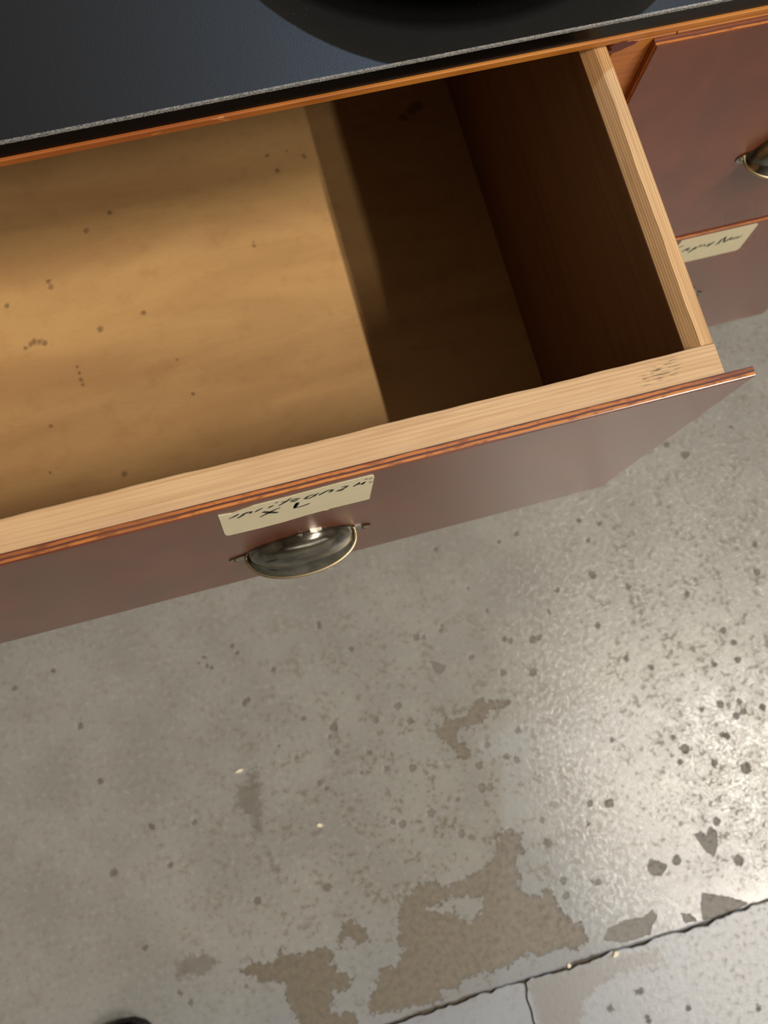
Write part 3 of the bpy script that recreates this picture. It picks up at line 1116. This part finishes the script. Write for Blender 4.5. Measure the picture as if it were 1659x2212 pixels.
def lathe(prof, n=72):
    bm = bmesh.new()
    rings = []
    for r, z in prof:
        rings.append([bm.verts.new((r * math.cos(2 * math.pi * k / n), r * math.sin(2 * math.pi * k / n), z)) for k in range(n)] if r > 1e-6 else [bm.verts.new((0, 0, z))])
    for a, b in zip(rings, rings[1:]):
        for k in range(n):
            k2 = (k + 1) % n
            if len(a) == 1:
                bm.faces.new([a[0], b[k2], b[k]][::-1])
            elif len(b) == 1:
                bm.faces.new([a[k], a[k2], b[0]])
            else:
                bm.faces.new([a[k], a[k2], b[k2], b[k]])
    bmesh.ops.recalc_face_normals(bm, faces=bm.faces)
    return bm


obj('foot', lathe([(0, 0.0003), (0.095, 0.0003), (0.097, 0.002), (0.090, 0.008), (0.05, 0.014), (0.045, 0.026), (0, 0.026)]), M_black, stand, smooth=True)
obj('tray', lathe([(0, 0.0262), (0.06, 0.0262), (0.16, 0.0300), (SR - 0.002, 0.0345), (SR, SH - 0.0012), (SR - 0.0008, SH), (SR - 0.003, SH), (SR - 0.006, 0.0345), (0, 0.0340)]), M_black, stand, smooth=True)

# ------------------------------------------------------------------ shoe whose toe comes into the frame
tip = at(250, 2226, z=FLOOR + 0.028)
shoe = tag(empty('shoe', (tip.x, tip.y, FLOOR)), 'black rounded shoe toe on the concrete at the bottom left edge', 'shoe')
shoe.rotation_euler = (0, 0, math.radians(8))


def shoe_loft(sections, n=28):
    """sections = (y, half width, z0, z1, roundness); y = 0 is the toe tip, -y to the heel"""
    bm = bmesh.new()
    prev = None
    for (y, hw, z0, z1, ex) in sections:
        ring = []
        for k in range(n):
            a = 2 * math.pi * k / n
            cx, sz = math.cos(a), math.sin(a)
            x = hw * math.copysign(abs(cx) ** (2 / ex), cx)
            z = (z0 + z1) / 2 + (z1 - z0) / 2 * math.copysign(abs(sz) ** (2 / ex), sz)
            ring.append(bm.verts.new((x, y, z)))
        if prev:
            for k in range(n):
                bm.faces.new([prev[k], prev[(k + 1) % n], ring[(k + 1) % n], ring[k]])
        else:
            bm.faces.new(ring)
        prev = ring
    bm.faces.new(prev[::-1])
    bmesh.ops.recalc_face_normals(bm, faces=bm.faces)
    return bm


up = [(-0.0005, 0.006, 0.020, 0.030, 2.0), (-0.004, 0.020, 0.0135, 0.037, 2.2), (-0.012, 0.031, 0.0135, 0.043, 2.4), (-0.025, 0.040, 0.0135, 0.048, 2.4), (-0.045, 0.046, 0.0135, 0.053, 2.4),
      (-0.075, 0.048, 0.0135, 0.062, 2.3), (-0.11, 0.045, 0.0135, 0.076, 2.2), (-0.15, 0.039, 0.0135, 0.094, 2.1), (-0.19, 0.036, 0.0135, 0.108, 2.1),
      (-0.23, 0.037, 0.0135, 0.112, 2.2), (-0.265, 0.034, 0.0135, 0.108, 2.3), (-0.28, 0.026, 0.018, 0.095, 2.2), (-0.286, 0.012, 0.03, 0.075, 2.0)]
so = [(0.002, 0.006, 0.0035, 0.0132, 3.0), (-0.003, 0.023, 0.0012, 0.0132, 4.0), (-0.012, 0.034, 0.0002, 0.0132, 5.0), (-0.03, 0.044, 0.0002, 0.0132, 5.0), (-0.07, 0.050, 0.0002, 0.0132, 5.0), (-0.12, 0.046, 0.0002, 0.0132, 5.0),
      (-0.17, 0.039, 0.0002, 0.0132, 5.0), (-0.23, 0.039, 0.0002, 0.0132, 5.0), (-0.27, 0.035, 0.0002, 0.0132, 5.0), (-0.288, 0.020, 0.0006, 0.0132, 4.0)]
M_shoe = NT('black_leather').set(Base_Color=srgb(14, 14, 16), Roughness=0.5).m
obj('upper', shoe_loft(up), M_shoe, shoe, smooth=True)
obj('sole', shoe_loft(so), M_black, shoe)
for k in range(4):
    y = -0.095 - 0.022 * k
    z = 0.072 + 0.0095 * k
    obj('lace', box_bm(-0.022, 0.022, y - 0.0025, y + 0.0025, z - 0.001, z + 0.003, 0.0008, 2), M_black, shoe)

# ------------------------------------------------------------------ loose flakes on the floor and on the drawers


def flake(px, py, size, label, plane, asp=(1.6, 1.0), rot=0.0):
    z = plane
    p = at(px, py, z=z)
    bm = bmesh.new()
    vs_ = []
    n = 9
    rr = [random.uniform(0.75, 1.2) for _ in range(n)]
    top = [bm.verts.new((size * asp[0] * rr[k] * 0.8 * math.cos(2 * math.pi * k / n), size * asp[1] * rr[k] * 0.8 * math.sin(2 * math.pi * k / n), size * 0.55)) for k in range(n)]
    bot = [bm.verts.new((size * asp[0] * rr[k] * math.cos(2 * math.pi * k / n), size * asp[1] * rr[k] * math.sin(2 * math.pi * k / n), 0)) for k in range(n)]
    bm.faces.new(top)
    bm.faces.new(bot[::-1])
    for k in range(n):
        bm.faces.new([bot[k], bot[(k + 1) % n], top[(k + 1) % n], top[k]])
    bmesh.ops.recalc_face_normals(bm, faces=bm.faces)
    o = obj('paint_flake', bm, M_crumb, loc=(p.x, p.y, z + 0.0002))
    o.rotation_euler = (0, 0, rot)
    tag(o, label, 'flake', 'loose pale flakes on the floor')
    return o


flake(517, 1665, 0.0034, 'tiny pale flake on the floor beside the dark worn strip, left of centre', FLOOR, (2.2, 0.8), 0.1)
flake(690, 1782, 0.0036, 'small round pale flake on bare grey floor, below the drawer handle', FLOOR, (1.2, 1.0))
flake(1330, 2061, 0.0042, 'crumbled pale flake at the joint, right of its branching crack', FLOOR, (1.5, 1.0), 0.5)
flake(1229, 2086, 0.0032, 'small pale flake lying in the floor joint nearest the branching crack', FLOOR, (1.0, 1.3))
